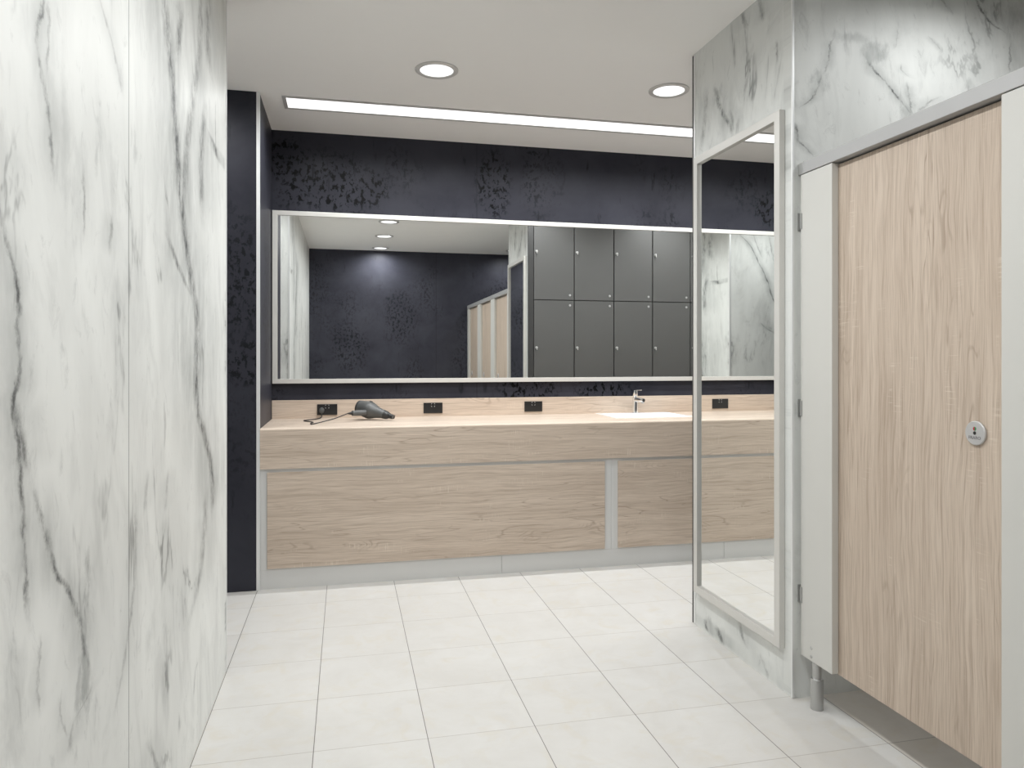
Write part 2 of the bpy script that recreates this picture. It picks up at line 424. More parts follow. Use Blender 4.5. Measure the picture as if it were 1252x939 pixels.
EV = [([(902, 286), (917, 300), (928, 322), (936, 338), (944, 362), (949, 376)], 0.012, 0.9),
      ([(920, 286), (926, 300), (932, 318)], 0.010, 0.6),
      ([(940, 288), (946, 320), (949, 345)], 0.012, 0.6),
      ([(930, 395), (938, 402), (948, 408)], 0.012, 0.7)]
j_left = at_x(157.5, 469, XL).y
M = {}
M['marble_left'] = marble('white marble, left wall', 'Y', [(on_left(p), wl(p, w*650), s) for p, w, s in LV], [(on_left([p])[0], a, b, s) for p, a, b, s in LB], [j_left], 0.0, 1.25)
M['marble_end'] = marble('white marble, wall end', 'X', [(on_end(p), w, s) for p, w, s in EV], [], [], 5.0, 0.9)
M['marble_front'] = marble('white marble, cubicle wall', 'X', [(on_front(p), w*1.25, s) for p, w, s in FV], [(on_front([p])[0], a, b, s) for p, a, b, s in FB], [], 2.0, 0.8)
M['marble_side'] = marble('white marble, mirror side', 'Y', [(on_side(p), ws(p, w*420), s) for p, w, s in SV], [(on_side([p])[0], a, b, s) for p, a, b, s in SB], [], 8.0, 1.1)
def on_back(u, v): p = at_y(u, v, YB); return (p.x, p.z)
M['stone_back'] = dark_stone('dark stone, back wall', 'X', [(on_back(395, 225), 0.50, 0.27), (on_back(345, 195), 0.2, 0.2), (on_back(650, 476), 0.35, 0.2), (on_back(605, 225), 0.16, 0.3), (on_back(730, 476), 0.3, 0.1)],
                             [on_back(583, 220)[0]], 1.0, 0.95, 0.08)
M['stone_far'] = dark_stone('dark stone, far wall', 'X', [((0.75, 1.9), 0.32, 0.5), ((0.05, 1.5), 0.3, 0.5), ((2.3, 2.1), 0.4, 0.5)], [1.27], 4.0, 1.3, 0.5)  # same stone as the back wall, lighter colour stands in for missing light
M['stone_pier'] = dark_stone('dark stone, pier', 'X', [((-0.60, 1.75), 0.25, 0.35), ((-0.53, 1.3), 0.2, 0.2)], [], 6.0, 0.9, 0.45)
M['stone_cheek'] = dark_stone('dark stone, niche cheek', 'Y', [((4.8, 1.7), 0.4, 0.5)], [], 9.0)
M['tile'] = tile('pale floor tile', (0.600, 0.586, 0.560), (0.650, 0.642, 0.624), (0.10, 0.09, 0.08), (0.30, 0.265, 0.23))
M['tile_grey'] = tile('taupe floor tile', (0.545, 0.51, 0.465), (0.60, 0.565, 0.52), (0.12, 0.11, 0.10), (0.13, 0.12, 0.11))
M['ceiling'] = plain('matt ceiling paint', (0.96, 0.955, 0.945), 0.9, 0, 0.1)
M['wall_paint'] = plain('white wall paint', (0.72, 0.72, 0.70), 0.8, 0, 0.1)
M['alu'] = plain('brushed aluminium', (0.80, 0.81, 0.81), 0.40, 0.35)
M['frame'] = plain('satin light grey frame', (0.66, 0.65, 0.62), 0.35, 0.15, 0.5)
M['mirror'] = plain('mirror glass', (0.93, 0.94, 0.93), 0.004, 1.0)
M['wood_x'] = wood('pale oak, lying grain', 'X', 1.0)
M['wood_x2'] = wood('pale oak panel, lying grain', 'X', 3.0, (0.97, 0.97, 0.97))
M['wood_z'] = wood('pale oak, upright grain', 'Z', 2.0, (0.925, 0.92, 0.915))
M['grey_lam'] = plain('light grey laminate', (0.63, 0.625, 0.595), 0.42, 0, 0.4)
M['grey_base'] = plain('silver grey laminate', (0.655, 0.655, 0.645), 0.35, 0.0, 0.5)
M['rail'] = plain('powder coated grey aluminium', (0.42, 0.42, 0.42), 0.45, 0.2)
M['steel'] = plain('brushed steel', (0.50, 0.50, 0.49), 0.38, 0.55)
M['chrome'] = plain('chrome', (0.86, 0.87, 0.88), 0.06, 1.0)
M['lock_metal'] = plain('satin nickel', (0.58, 0.575, 0.57), 0.42, 0.35)
M['locker'] = plain('dark grey locker laminate', (0.105, 0.105, 0.103), 0.42, 0, 0.4)
M['locker_body'] = plain('anthracite locker body', (0.035, 0.035, 0.035), 0.5)
M['bumper'] = plain('grey rubber', (0.42, 0.42, 0.42), 0.5)
M['ceramic'] = plain('white glazed ceramic', (0.88, 0.88, 0.88), 0.12)
M['black'] = plain('black glossy plastic', (0.018, 0.018, 0.019), 0.22)
M['dark_rubber'] = plain('black rubber', (0.012, 0.012, 0.012), 0.5)
M['dryer'] = plain('dark grey plastic', (0.085, 0.088, 0.088), 0.38)
M['dryer_dark'] = plain('charcoal plastic', (0.030, 0.031, 0.032), 0.35)
M['mark'] = plain('pale print', (0.62, 0.62, 0.60), 0.5)
M['red'] = plain('red indicator', (0.45, 0.015, 0.05), 0.4)
M['green'] = plain('green indicator', (0.05, 0.27, 0.10), 0.4)
M['print'] = plain('grey engraving', (0.21, 0.20, 0.21), 0.6)
M['ring'] = plain('grey lamp trim', (0.62, 0.61, 0.60), 0.4, 0.3)
LINEAR, DISC, SPOT, STRIP = 1.25, 1.25, 38.5, 17.5
SPOT_ANGLE, SPOT_BLEND = 174, 0.78
M['linear'] = emit('linear lamp diffuser', LINEAR, (1.0, 1.0, 1.0))
M['disc'] = emit('downlight diffuser', DISC, (0.985, 1.0, 1.0))

# ---------------------------------------------------------------- the room
XW = -2.6
struct('floor', box(XW-0.1, 1.825, YFAR-0.1, YB+0.1, -0.10, 0.0), M['tile'], 'off-white square floor tiles with thin dark joints', 'floor')
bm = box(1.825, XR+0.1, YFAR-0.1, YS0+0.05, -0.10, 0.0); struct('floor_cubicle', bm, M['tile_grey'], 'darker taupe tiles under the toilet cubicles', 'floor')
struct('floor_locker', box(1.825, XR+0.1, YS0+0.05, YB+0.1, -0.10, 0.0), M['tile'], 'off-white square floor tiles before the lockers', 'floor')
# ceiling with the slot of the linear lamp and round holes left to the recessed fittings (fittings sit just under it)
struct('ceiling', box(XW-0.1, XR+0.1, YFAR-0.1, YB+0.1, CEIL, CEIL+0.10), M['ceiling'], 'plain greyish white ceiling', 'ceiling')
struct('wall_left', box(XL-0.04, XL, YFAR, YL-0.04, 0, CEIL), M['marble_left'], 'white marble wall with grey veins on the left', 'wall')
struct('wall_end', box(XW, XL, YL-0.04, YL, 0, CEIL), M['marble_end'], 'marble face at the end of the left wall', 'wall')
struct('wall_pier', box(XW, XA, YF, YF+0.04, 0, CEIL), M['stone_pier'], 'narrow dark stone pier left of the counter', 'wall')
struct('wall_niche', box(XA-0.05, XA, YF+0.04, YB, 0, CEIL), M['stone_cheek'], 'dark stone cheek of the counter niche', 'wall')
struct('wall_back', box(XA-0.05, XR+0.1, YB, YB+0.10, 0, CEIL), M['stone_back'], 'blue-black stone wall behind the long mirror', 'wall')
struct('wall_rear', box(XL-0.04, XR+0.1, YFAR-0.1, YFAR, 0, CEIL), M['stone_far'], 'dark stone wall seen in the long mirror', 'wall')
struct('wall_right', box(XR, XR+0.1, YFAR, YB, 0, CEIL), M['wall_paint'], 'white wall at the right end of the room', 'wall')
struct('wall_outer', box(XW-0.1, XW, YL, YF, 0, CEIL), M['wall_paint'], 'white wall closing the passage on the left', 'wall')
struct('wall_mirror_side', box(XS, XS+0.04, YS0+0.06, YS1, 0, CEIL), M['marble_side'], 'marble side of the block with the tall mirror', 'wall')
struct('wall_cubicle', box(XS, XR, YS0, YS0+0.06, 0, CEIL), M['marble_front'], 'veined white marble wall above and behind the toilet cubicle', 'wall')
def corner(name, x, y, sx, sy, label, w=0.012):
    """small L profile wrapped round an outside corner; sx, sy point outwards"""
    t = 0.0025; bm = bmesh.new()
    xa, xb = sorted((x+sx*t, x-sx*w)); ya, yb = sorted((y, y+sy*t)); bm_box(bm, xa, xb, ya, yb, 0.001, CEIL-0.001)
    xa, xb = sorted((x, x+sx*t)); ya, yb = sorted((y, y-sy*w)); bm_box(bm, xa, xb, ya, yb, 0.001, CEIL-0.001)
    struct(name, bm, M['alu'], label, 'trim')
corner('trim_1', XL, YL, 1, 1, 'thin metal edge at the end of the left marble wall')
corner('trim_2', XA, YF, 1, -1, 'bright metal corner edge of the dark pier', 0.016)
corner('trim_3', XS, YS0, -1, -1, 'metal corner edge beside the toilet cubicle', 0.006)
corner('trim_4', XS, YS1, -1, 1, 'metal corner edge beside the lockers', 0.013)

# ---------------------------------------------------------------- ceiling lamps
lx0, lx1, ly0, ly1 = -0.362, XR-0.12, 4.408, 4.626
t = thing('linear_ceiling_light', 'long white recessed strip light running above the counter', 'ceiling light', ((lx0+lx1)/2, (ly0+ly1)/2, CEIL))
obj('frame', frame_bm((lx0, lx1, ly0, ly1), (lx0+0.022, lx1-0.022, ly0+0.022, ly1-0.022), CEIL-0.006, CEIL, 'Z'), M['ring'], t)
obj('diffuser', box(lx0+0.022, lx1-0.022, ly0+0.022, ly1-0.022, CEIL-0.003, CEIL-0.0005), M['linear'], t)
NS = 12
for i in range(NS):
    l = bpy.data.lights.new('strip_lamp', 'SPOT'); l.energy = STRIP; l.spot_size = math.radians(160); l.spot_blend = 1.0; l.shadow_soft_size = 0.0; l.color = (0.985, 1.0, 1.0)
    o = bpy.data.objects.new('strip_lamp', l); COL.objects.link(o); o.parent = t; o.location = ((lx1-lx0)*((i+0.5)/NS-0.5), 0, -0.008)
def downlight(x, y, label, spot=SPOT):
    t = thing('recessed_downlight', label, 'ceiling light', (x, y, CEIL), 'round recessed downlights')
    bm = bmesh.new()
    bm_lathe(bm, [(0.086, -0.0005), (0.089, -0.008), (0.108, -0.009), (0.113, -0.006), (0.114, -0.0005)], (x, y, CEIL), (0, 0, 1), 56, cap=False)
    obj('trim_ring', bm, M['ring'], t, True)
    obj('diffuser', lathe([(0.087, -0.004), (0.087, -0.0006)], (x, y, CEIL), (0, 0, 1), 56), M['disc'], t)
    for k in range(4):      # four small diodes behind the diffuser
        l = bpy.data.lights.new('downlight_diode', 'SPOT'); l.energy = spot/4; l.spot_size = math.radians(SPOT_ANGLE); l.spot_blend = SPOT_BLEND
        l.shadow_soft_size = 0.0; l.color = (0.985, 1.0, 1.0)
        o = bpy.data.objects.new('downlight_diode', l); COL.objects.link(o); o.parent = t
        o.location = (0.062*math.cos(k*math.pi/2+0.6), 0.062*math.sin(k*math.pi/2+0.6), -0.008)
DX = 0.468
downlight(DX, 3.838, 'recessed downlight in the middle of the ceiling before the strip light')
downlight(1.790, 3.838, 'recessed downlight on the right beside the marble block')
downlight(-0.850, 3.838, 'recessed downlight out of sight in the passage on the left', SPOT*0.75)
downlight(3.10, 3.838, 'recessed downlight over the far end of the locker row')
downlight(DX, 2.88, 'recessed downlight over the middle of the tiled aisle')
downlight(DX, 1.922, 'uppermost of the three downlights seen in the long mirror')
downlight(DX, 0.939, 'middle one of the three downlights seen in the long mirror')
downlight(DX, -0.066, 'lowest of the three downlights in the mirror, close to the dark wall')
downlight(2.32, 2.02, 'recessed downlight over the nearest toilet cubicle', SPOT*0.62)
downlight(2.32, 0.10, 'recessed downlight over the last toilet cubicle', SPOT*0.7)

# ---------------------------------------------------------------- counter
bx0, bx1, by0, by1 = 1.775, 2.340, 4.632, 5.052      # basin
t = thing('vanity_worktop', 'long pale oak worktop with deep front below the long mirror', 'counter', ((XA+XR)/2, (YF+YB)/2, 0.69))
X0, X1 = XA+0.003, XR-0.003
bm = bmesh.new()
prof = []   # section of top and front edge with a rounded nose, swept along X in front of the basin
r = 0.012
nose = [(YF+r-r*math.cos(a), TOP-r+r*math.sin(a)) for a in [i*math.pi/2/6 for i in range(7)]]
sec = [(by0, TOP-0.04), (YF+0.03, TOP-0.04), (YF+0.03, 0.692), (YF, 0.692)] + nose + [(by0, TOP)]
A = [bm.verts.new((X0, y, z)) for y, z in sec]; B = [bm.verts.new((X1, y, z)) for y, z in sec]
for i in range(len(sec)):
    j = (i+1) % len(sec); bm.faces.new((A[i], A[j], B[j], B[i]))
bm.faces.new(A[::-1]); bm.faces.new(B)
bm_box(bm, X0, bx0, by0, YB-0.001, TOP-0.04, TOP); bm_box(bm, bx1, X1, by0, YB-0.001, TOP-0.04, TOP); bm_box(bm, bx0, bx1, by1, YB-0.001, TOP-0.04, TOP)
bmesh.ops.remove_doubles(bm, verts=bm.verts[:], dist=0.0002)
bmesh.ops.recalc_face_normals(bm, faces=bm.faces[:])
obj('worktop', bm, M['wood_x'], t)
tag(obj('backsplash', box(X0, X1, YB-0.014, YB-0.001, TOP+0.0005, 1.048, bev=0.001), M['wood_x']), 'low pale oak upstand along the back of the worktop', 'backsplash')
# two front cabinets below
def cabinet(x0, x1, p0, p1, label):
    t = thing('vanity_cabinet', label, 'cabinet', ((x0+x1)/2, 4.7, 0.11), 'oak fronted cabinets under the worktop')
    obj('carcass', box(x0, x1, YF+0.012, YB-0.01, 0.111, 0.691), M['grey_base'], t)
    obj('front_panel', box(p0, p1, YF+0.0015, YF+0.0115, 0.118, 0.672, bev=0.0012), M['wood_x2'], t)
cabinet(X0, 1.652, -0.440, 1.607, 'wide oak fronted cabinet on the left under the worktop')
cabinet(1.653, X1, 1.697, 3.745, 'oak fronted cabinet below the basin, half hidden by the marble block')
tag(obj('plinth_board', box(X0, 0.936, YF+0.012, YF+0.03, 0.0, 0.1105), M['grey_base']), 'grey plinth board on the floor below the left half of the wide cabinet', 'plinth', 'grey plinth boards')
tag(obj('plinth_board', box(0.938, X1, YF+0.012, YF+0.03, 0.0, 0.1105), M['grey_base']), 'grey plinth board on the floor, from the seam to the right', 'plinth', 'grey plinth boards')

# basin: flat rim, sloping inside, drain
t = thing('wash_basin', 'white rectangular wash basin set in the oak worktop', 'sink', ((bx0+bx1)/2, (by0+by1)/2, TOP))
bm = bmesh.new()
def rrect(x0, x1, y0, y1, z, r, n=6):
    pts = []
    for cx, cy, a0 in ((x1-r, y1-r, 0), (x0+r, y1-r, 90), (x0+r, y0+r, 180), (x1-r, y0+r, 270)):
        for i in range(n+1):
            a = math.radians(a0+90*i/n); pts.append(bm.verts.new((cx+r*math.cos(a), cy+r*math.sin(a), z)))
    return pts
g = 0.001
loops = [rrect(bx0+g, bx1-g, by0+g, by1-g, TOP-0.02, 0.003), rrect(bx0+g, bx1-g, by0+g, by1-g, TOP+0.001, 0.003), rrect(bx0+0.004, bx1-0.004, by0+0.004, by1-0.004, TOP+0.004, 0.006),
         rrect(bx0+0.016, bx1-0.016, by0+0.016, by1-0.085, TOP+0.004, 0.012), rrect(bx0+0.022, bx1-0.022, by0+0.022, by1-0.091, TOP-0.002, 0.016),
         rrect(bx0+0.05, bx1-0.05, by0+0.045, by1-0.115, TOP-0.085, 0.04), rrect(bx0+0.09, bx1-0.09, by0+0.085, by1-0.155, TOP-0.105, 0.05)]
for P, Q in zip(loops, loops[1:]):
    n = len(P)
    for i in range(n): bm.faces.new((P[i], P[(i+1) % n], Q[(i+1) % n], Q[i]))
bm.faces.new(loops[-1])
bmesh.ops.recalc_face_normals(bm, faces=bm.faces[:])
for f in bm.faces: pass
bs = obj('bowl', bm, M['ceramic'], t, True)
obj('drain', lathe([(0.030, 0), (0.031, 0.003), (0.024, 0.004), (0.005, 0.0045)], ((bx0+bx1)/2, (by0+by1)/2-0.035, TOP-0.1048), (0, 0, 1), 28), M['chrome'], t, True)
# tap
tx, ty = 2.068, 5.004; tz = TOP+0.004
t = thing('basin_mixer_tap', 'chrome lever mixer tap standing behind the white basin', 'tap', (tx, ty, tz))
obj('body', lathe([(0.027, 0), (0.027, 0.005), (0.022, 0.007), (0.0205, 0.06), (0.021, 0.100), (0.0215, 0.112), (0.0175, 0.1135)], (tx, ty, tz), (0, 0, 1), 36), M['chrome'], t, True)
bm = bmesh.new()
bm_lathe(bm, [(0.016, 0.0), (0.0140, 0.05), (0.0135, 0.112), (0.0120, 0.116)], (tx, ty-0.012, tz+0.096), (0.10, -1, 0.02), 24)
obj('spout', bm, M['chrome'], t, True)
obj('aerator', lathe([(0.009, 0), (0.0105, 0.002), (0.0105, 0.016)], (tx+0.011, ty-0.114, tz+0.076), (0, 0, 1), 20), M['steel'], t, True)
h = obj('handle', lathe([(0.0165, 0), (0.0175, 0.002), (0.0170, 0.046), (0.0165, 0.051), (0.012, 0.0525)], (tx, ty, tz+0.1145), (0, 0, 1), 32), M['chrome'], t, True)
bm = bmesh.new(); bm_box(bm, -0.008, 0.008, -0.062, -0.005, -0.0025, 0.0025, bev=0.002)
bmesh.ops.transform(bm, matrix=Matrix.Translation((tx, ty, tz+0.166)) @ Matrix.Rotation(math.radians(20), 4, 'Z') @ Matrix.Rotation(math.radians(-2), 4, 'X'), verts=bm.verts[:])
obj('lever', bm, M['chrome'], h)

# power sockets let into the backsplash
YP = YB-0.0145
def socket(cx, label):
    z0, z1 = 0.946, 1.019; w = 0.066
    t = thing('power_socket', label, 'socket', (cx, YP, z0), 'black sockets in the backsplash')
    obj('plate', box(cx-w, cx+w, YP-0.005, YP, z0, z1, bev=0.0012), M['black'], t)
    for sx in (-1, 1):
        for sz in (-1, 1):   # printed corner marks
            bm = bmesh.new(); px, pz = cx+sx*0.0095, z1-0.016+sz*0.0085
            bm_box(bm, px-0.003, px+0.003, YP-0.0054, YP-0.0049, pz+sz*0.002-0.001, pz+sz*0.002+0.001)
            bm_box(bm, px+sx*0.002-0.001, px+sx*0.002+0.001, YP-0.0054, YP-0.0049, pz-0.003, pz+0.003)
            obj('printed_mark', bm, M['mark'], t)
socket(-0.122, 'black power socket at the left with the dryer plug in it')
socket(0.593, 'black power socket right of the hair dryer, second from the left')
socket(1.315, 'black power socket nearest the basin and tap')

# hair dryer lying on the worktop
rear = Vector((0.082, 4.896, TOP+0.0840)); tip = Vector((0.300, 4.776, TOP+0.0225))
ax = (tip-rear).normalized(); Ld = (tip-rear).length
t = thing('hair_dryer', 'dark grey hair dryer lying on the oak worktop, cord to the left', 'hair dryer', (0.16, 4.83, TOP))
body = obj('barrel', lathe([(0.0430, 0.004), (0.0455, 0.010), (0.0500, 0.034), (0.0550, 0.060), (0.0572, 0.078), (0.0560, 0.092), (0.0505, 0.108), (0.0425, 0.126), (0.0355, 0.146), (0.0305, 0.168), (0.0285, 0.190), (0.026, 0.193)], rear, ax, 44), M['dryer'], t, True)
obj('rear_grille', lathe([(0.034, -0.008), (0.040, -0.006), (0.0440, -0.001), (0.0450, 0.006), (0.0440, 0.009)], rear, ax, 44), M['dryer_dark'], t, True)
bm = bmesh.new()
e = ax.cross(Vector((0, 0, 1))).normalized(); up = e.cross(ax).normalized()
bm_lathe(bm, [(0.0270, 0.187), (0.0285, 0.189), (0.0265, 0.209), (0.0205, 0.222)], rear, ax, 36)
nz = obj('nozzle', bm, M['dryer_dark'], t, True)
bm = bmesh.new()   # flat slot mouth, wider than high
sec0 = [(0.016, 0.014), (0.020, 0.010), (0.025, 0.007)]
rings = []
for (sx, sy), dd in zip(((0.020, 0.018), (0.024, 0.0125), (0.028, 0.0105)), (0.218, 0.232, Ld+0.002)):
    rings.append([bm.verts.new(rear+ax*dd+e*sx*(abs(math.cos(q))**0.5*math.copysign(1, math.cos(q)))*0.8+up*sy*(abs(math.sin(q))**0.5*math.copysign(1, math.sin(q)))*1.2) for q in [2*math.pi*i/28 for i in range(28)]])
for P, Q in zip(rings, rings[1:]):
    for i in range(28): bm.faces.new((P[i], P[(i+1) % 28], Q[(i+1) % 28], Q[i]))
bm.faces.new(rings[0][::-1]); bm.faces.new(rings[-1]); bmesh.ops.recalc_face_normals(bm, faces=bm.faces[:])
obj('mouth', bm, M['dryer_dark'], nz, True)
# handle: from the barrel forward and to the left
h0 = at_y(446.5, 504.5, 4.812); h1 = at_y(430.3, 505.3, 4.752)
hd = (h1-h0).normalized(); hl = (h1-h0).length
hand = obj('handle', lathe([(0.0195, 0.0), (0.0190, hl*0.35), (0.0178, hl*0.75), (0.0168, hl*0.97), (0.0125, hl)], h0, hd, 28, sx=0.85, sy=1.0), M['dryer'], t, True)
obj('cord_sleeve', lathe([(0.0105, hl-0.001), (0.0090, hl+0.010), (0.0045, hl+0.030), (0.0035, hl+0.034)], h0, hd, 20), M['dark_rubber'], hand, True)
sp = h0+hd*hl*0.45+hd.cross(Vector((0.3, 0, 1))).normalized()*0.016
obj('switch', box(sp.x-0.005, sp.x+0.005, sp.y-0.004, sp.y+0.004, sp.z-0.010, sp.z+0.010, bev=0.002), M['dryer_dark'], hand)
obj('button', lathe([(0.011, 0), (0.0115, 0.003), (0.008, 0.005)], rear+ax*0.080+up*0.0555, up, 20), M['dryer_dark'], t, True)
c1 = h0+hd*(hl+0.032); zc = TOP+0.0038
plug = Vector((-0.122-0.036, YP-0.006, 0.978))
pts = [c1, (c1*0.55+at_z(385, 518.0, zc)*0.45)+Vector((0, 0, -0.006)), at_z(384, 518.2, zc), at_z(380.5, 518.6, zc), at_z(380.0, 517.3, zc), at_z(383, 516.4, zc), at_z(380, 515.6, zc), at_z(374.5, 514.9, zc), at_z(371.6, 514.3, zc), at_z(374.5, 513.6, zc),
       at_z(383, 512.8, zc), at_z(390.5, 511.6, zc), plug+Vector((0, -0.034, -0.040)), plug+Vector((0, -0.022, -0.024))]
obj('cord', bm_tube(bmesh.new(), pts, 0.0032, 10, 8, TOP+0.0038), M['dark_rubber'], t, True)
obj('plug', lathe([(0.0165, 0.0), (0.0185, 0.003), (0.0185, 0.018), (0.0165, 0.026), (0.010, 0.029)], plug+Vector((0, 0.0005, 0)), (0, -1, 0), 30, sx=0.95, sy=1.1), M['dryer'], t, True)

# ---------------------------------------------------------------- mirrors
t = thing('wall_mirror', 'long horizontal mirror in a slim light grey frame above the counter', 'mirror', ((XA+XR)/2, YB, 1.162))
fo = (XA+0.006, XR-0.01, 1.160, 2.312)
fi = (fo[0]+0.033, fo[1]-0.033, fo[2]+0.030, fo[3]-0.030)
obj('frame', frame_bm(fo, fi, YB-0.026, YB-0.0005, 'Y', bev=0.0015), M['frame'], t)
obj('mirror_glass', box(fi[0]-0.004, fi[1]+0.004, YM, YM+0.004, fi[2]-0.004, fi[3]+0.004), M['mirror'], t)
t = thing('full_length_mirror', 'tall mirror in a light grey frame on the marble block by the cubicle', 'mirror', (XS, 2.95, 0.176))
fo = (2.584, 3.318, 0.176, 2.318)
fi = (fo[0]+0.037, fo[1]-0.037, fo[2]+0.037, fo[3]-0.037)
obj('frame', frame_bm(fo, fi, XS-0.025, XS-0.0005, 'X', bev=0.0015), M['frame'], t)
obj('mirror_glass', box(XS-0.012, XS-0.008, fi[0]-0.004, fi[1]+0.004, fi[2]-0.004, fi[3]+0.004), M['mirror'], t)

# ---------------------------------------------------------------- lockers on the back of the marble block
YK = 3.382; LW = 0.4085; LX0 = 1.757
struct('trim_5', box(XS+0.001, LX0-0.002, YS1+0.003, YK-0.002, 0.0, CEIL-0.002), M['locker_body'], 'dark filler strip at the left end of the lockers', 'trim')
tiers = ((0.048, 0.962), (0.970, 1.886), (1.894, 2.812))
def locker(x0, label):
    t = thing('locker_column', label, 'locker', (x0+LW/2, YK-0.25, 0), 'grey locker columns seen in the long mirror')
    obj('body', box(x0, x0+LW-0.001, 2.76, YK-0.020, 0.0, CEIL-0.003), M['locker_body'], t)
    for z0, z1 in tiers:
        d = obj('door', box(x0+0.004, x0+LW-0.006, YK-0.018, YK, z0, z1, bev=0.001), M['locker'], t)
        lx, lz = x0+0.028, (z0+z1)/2+0.003
        bm = bmesh.new()
        bm_lathe(bm, [(0.012, -0.0005), (0.012, 0.008), (0.0095, 0.010)], (lx, YK, lz), (0, 1, 0), 20)
        bm_lathe(bm, [(0.006, 0.009), (0.006, 0.022)], (lx, YK, lz), (0, 1, 0), 12)
        bm_box(bm, lx-0.004, lx+0.004, YK+0.018, YK+0.024, lz-0.022, lz+0.010, bev=0.001)
        obj('cam_lock', bm, M['lock_metal'], d, True)
        hz = z0+0.045 if z0 > 1.5 else z1-0.045
        obj('bumper', lathe([(0.011, -0.0005), (0.011, 0.003), (0.008, 0.004)], (x0+LW-0.045, YK, hz), (0, 1, 0), 18), M['bumper'], d, True)
    return t
def copy_tree(o, dx):
    r = o.copy(); COL.objects.link(r); r.location = o.location+Vector((dx, 0, 0))
    for c in list(o.children):
        k = c.copy(); COL.objects.link(k); k.parent = r
        for s in list(c.children):
            w = s.copy(); COL.objects.link(w); w.parent = k
    return r
names = ['dark grey locker column in the mirror, next to the marble edge', 'second dark grey locker column from the marble edge in the mirror', 'third dark grey locker column from the marble edge in the mirror',
         'fourth dark grey locker column from the marble edge in the mirror', 'last dark grey locker column, cut off by the block at the mirror right']
l0 = locker(LX0, names[0])
for i in range(1, 5):
    c = copy_tree(l0, LW*i); c['label'] = names[i]

# ---------------------------------------------------------------- toilet cubicles
XP = 1.727; TP = 0.028; Z0 = 0.176; Z1 = 2.042
def screw(bm, x, y, z, r=0.0072): bm_lathe(bm, [(r, -0.0003), (r*0.9, 0.0012), (r*0.5, 0.0018)], (x, y, z), (-1, 0, 0), 16)
def pilaster(y0, y1, label, brackets=0, footy=None):
    t = thing('cubicle_pilaster', label, 'partition panel', (XP+TP/2, (y0+y1)/2, 0), 'grey pilaster panels of the toilet cubicles')
    obj('panel', box(XP, XP+TP, y0, y1, Z0, Z1, bev=0.003), M['grey_lam'], t)
    fy = footy if footy else (y0+y1)/2
    xc = XP+TP/2+0.002
    lg = obj('leg', lathe([(0.0165, 0.100), (0.0165, Z0-0.0005)], (xc, fy, 0), (0, 0, 1), 28), M['steel'], t, True)
    obj('foot_sleeve', lathe([(0.0235, 0.0), (0.0235, 0.110), (0.0225, 0.112), (0.0175, 0.1125)], (xc, fy, 0), (0, 0, 1), 32), M['steel'], lg, True)
    obj('collar', lathe([(0.0178, 0.1126), (0.0215, 0.1128), (0.0215, 0.1155), (0.0172, 0.117)], (xc, fy, 0), (0, 0, 1), 32), M['chrome'], lg, True)
    bm = bmesh.new(); screw(bm, XP, fy+0.012, Z0+0.050); screw(bm, XP, fy+0.012, Z0+0.018)
    obj('screw', bm, M['steel'], t, True)
    if brackets:
        for bz in (1.862, 1.135, 0.410):
            bm = bmesh.new()
            bm_box(bm, XP-0.0022, XP+0.0005, y1-0.010, y1+0.002, bz-0.030, bz+0.030)
            bm_box(bm, XP-0.0022, XP+0.012, YS0-0.0045, YS0-0.0005, bz-0.034, bz+0.034)
            bm_box(bm, XP+0.004, XP+0.012, y1-0.001, YS0-0.0045, bz-0.020, bz+0.020)
            screw(bm, XP-0.0022, y1-0.005, bz+0.014, 0.0028); screw(bm, XP-0.0022, y1-0.005, bz-0.014, 0.0028)
            obj('wall_bracket', bm, M['steel'], t)
    return t
XD = XP+TP+0.001                      # doors are set back by the panel's thickness
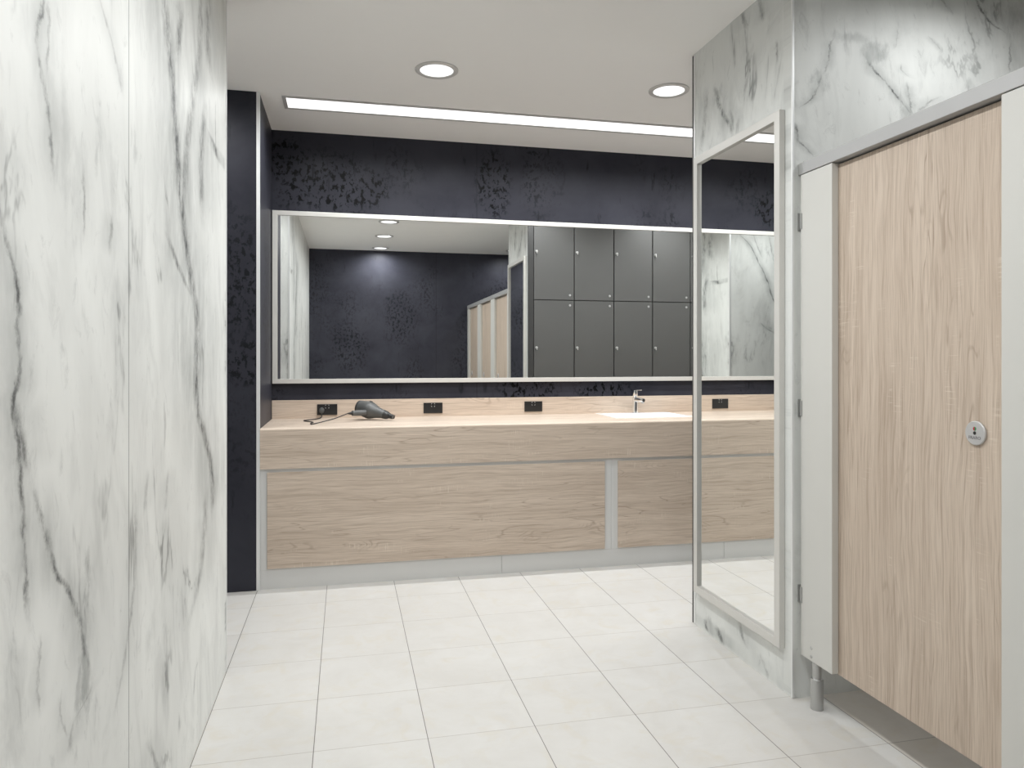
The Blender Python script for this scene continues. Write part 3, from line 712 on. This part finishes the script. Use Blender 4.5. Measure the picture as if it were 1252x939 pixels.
def cubicle_door(y0, y1, label):
    t = thing('cubicle_door', label, 'door', (XD+0.013, (y0+y1)/2, Z0-0.004), 'oak doors of the toilet cubicles')
    obj('door_leaf', box(XD, XD+0.026, y0-0.012, y1+0.012, Z0-0.004, Z1-0.004, bev=0.0015), M['wood_z'], t)
    ly, lz = y0+0.106, 1.116
    k = obj('lock_plate', lathe([(0.0335, -0.0002), (0.0345, 0.0015), (0.0345, 0.0055), (0.0325, 0.0075), (0.001, 0.0078)], (XD, ly, lz), (-1, 0, 0), 48), M['lock_metal'], t, True)
    xf = XD-0.0079
    def half(side, mat, nm):
        bm = bmesh.new(); n = 12
        vs = [bm.verts.new((xf-0.0004, ly+side*0.0052*math.sin(math.pi*i/n), lz+0.0125+0.0056*math.cos(math.pi*i/n))) for i in range(n+1)]
        vb = [bm.verts.new((xf+0.0004, v.co.y, v.co.z)) for v in vs]
        bm.faces.new(vs); bm.faces.new(vb[::-1])
        for i in range(len(vs)):
            j = (i+1) % len(vs); bm.faces.new((vs[i], vs[j], vb[j], vb[i]))
        bmesh.ops.recalc_face_normals(bm, faces=bm.faces[:]); obj(nm, bm, mat, k)
    half(1, M['red'], 'indicator'); half(-1, M['green'], 'indicator')
    obj('release_slot', lathe([(0.0050, -0.0002), (0.0050, 0.0005), (0.002, 0.0006)], (xf, ly, lz+0.0002), (-1, 0, 0), 20), M['dark_rubber'], k)
    # engraved word under the slot
    cu = bpy.data.curves.new('engraving', 'FONT'); cu.body = 'FRARO'; cu.size = 0.0128; cu.extrude = 0.0003; cu.align_x = 'CENTER'; cu.align_y = 'CENTER'; cu.space_character = 1.05
    tmp = bpy.data.objects.new('tmp', cu); COL.objects.link(tmp)
    dg = bpy.context.evaluated_depsgraph_get(); me = bpy.data.meshes.new_from_object(tmp.evaluated_get(dg))
    bpy.data.objects.remove(tmp); bpy.data.curves.remove(cu)
    bm = bmesh.new(); bm.from_mesh(me); bpy.data.meshes.remove(me)
    bmesh.ops.transform(bm, matrix=Matrix.Translation((xf-0.0002, ly, lz-0.0135)) @ Matrix(((0, 0, -1, 0), (-1, 0, 0, 0), (0, 1, 0, 0), (0, 0, 0, 1))), verts=bm.verts[:])
    obj('engraved_word', bm, M['print'], k)
    return t
pil = [(2.329, 2.516), (1.400, 1.626), (0.485, 0.710), (YFAR+0.003, -0.205)]
pilaster(*pil[0], 'grey panel on a steel foot between the marble wall and the nearest door', 1, 2.438)
pilaster(*pil[1], 'grey panel at the right edge of the picture beside the nearest door')
pilaster(*pil[2], 'grey panel between the two farther doors, seen in the long mirror')
pilaster(*pil[3], 'narrow grey panel against the dark far wall, seen in the mirror')
cubicle_door(pil[1][1], pil[0][0], 'large oak cubicle door with a round metal lock plate, nearest on the right')
cubicle_door(pil[2][1], pil[1][0], 'middle oak cubicle door, seen only in the long mirror')
cubicle_door(pil[3][1], pil[2][0], 'farthest oak cubicle door beside the dark wall, seen in the mirror')
t = thing('cubicle_headrail', 'grey metal head rail along the top of the cubicle doors', 'rail', (XP+0.02, 1.1, Z1+0.002))
bm = box(XP-0.003, XP+0.064, YFAR+0.003, 2.498, Z1+0.002, Z1+0.049, bev=0.0015)
bm_box(bm, XP+0.058, XP+0.064, YFAR+0.003, 2.498, Z1-0.022, Z1+0.004)  # unseen lip behind the doors, added to keep light out of the gap
obj('rail', bm, M['rail'], t)
obj('end_bracket', box(XP, XP+0.036, 2.4985, YS0-0.0005, Z1+0.003, Z1+0.047, bev=0.001), M['steel'], t)

# ---------------------------------------------------------------- camera, world, colour
cd = bpy.data.cameras.new('camera'); cam = bpy.data.objects.new('camera', cd); COL.objects.link(cam)
cam.location = (0, 0, EYE); cam.rotation_euler = (math.pi/2, 0, -TH)
cd.sensor_fit = 'HORIZONTAL'; cd.sensor_width = 36; cd.lens = F/1252*36
cd.shift_y = -(469.5-Y0)/1252; cd.clip_start = 0.02
SC.camera = cam
w = bpy.data.worlds.new('world'); SC.world = w; w.use_nodes = True
w.node_tree.nodes['Background'].inputs[0].default_value = (0, 0, 0, 1)
SC.view_settings.view_transform = 'Standard'; SC.view_settings.look = 'None'
SC.view_settings.gamma = 1; SC.view_settings.use_curve_mapping = False
SC.view_settings.exposure = 0.0
SC.cycles.max_bounces = 12; SC.cycles.diffuse_bounces = 10; SC.cycles.glossy_bounces = 8
SC.cycles.sample_clamp_indirect = 12.0; SC.cycles.caustics_reflective = False
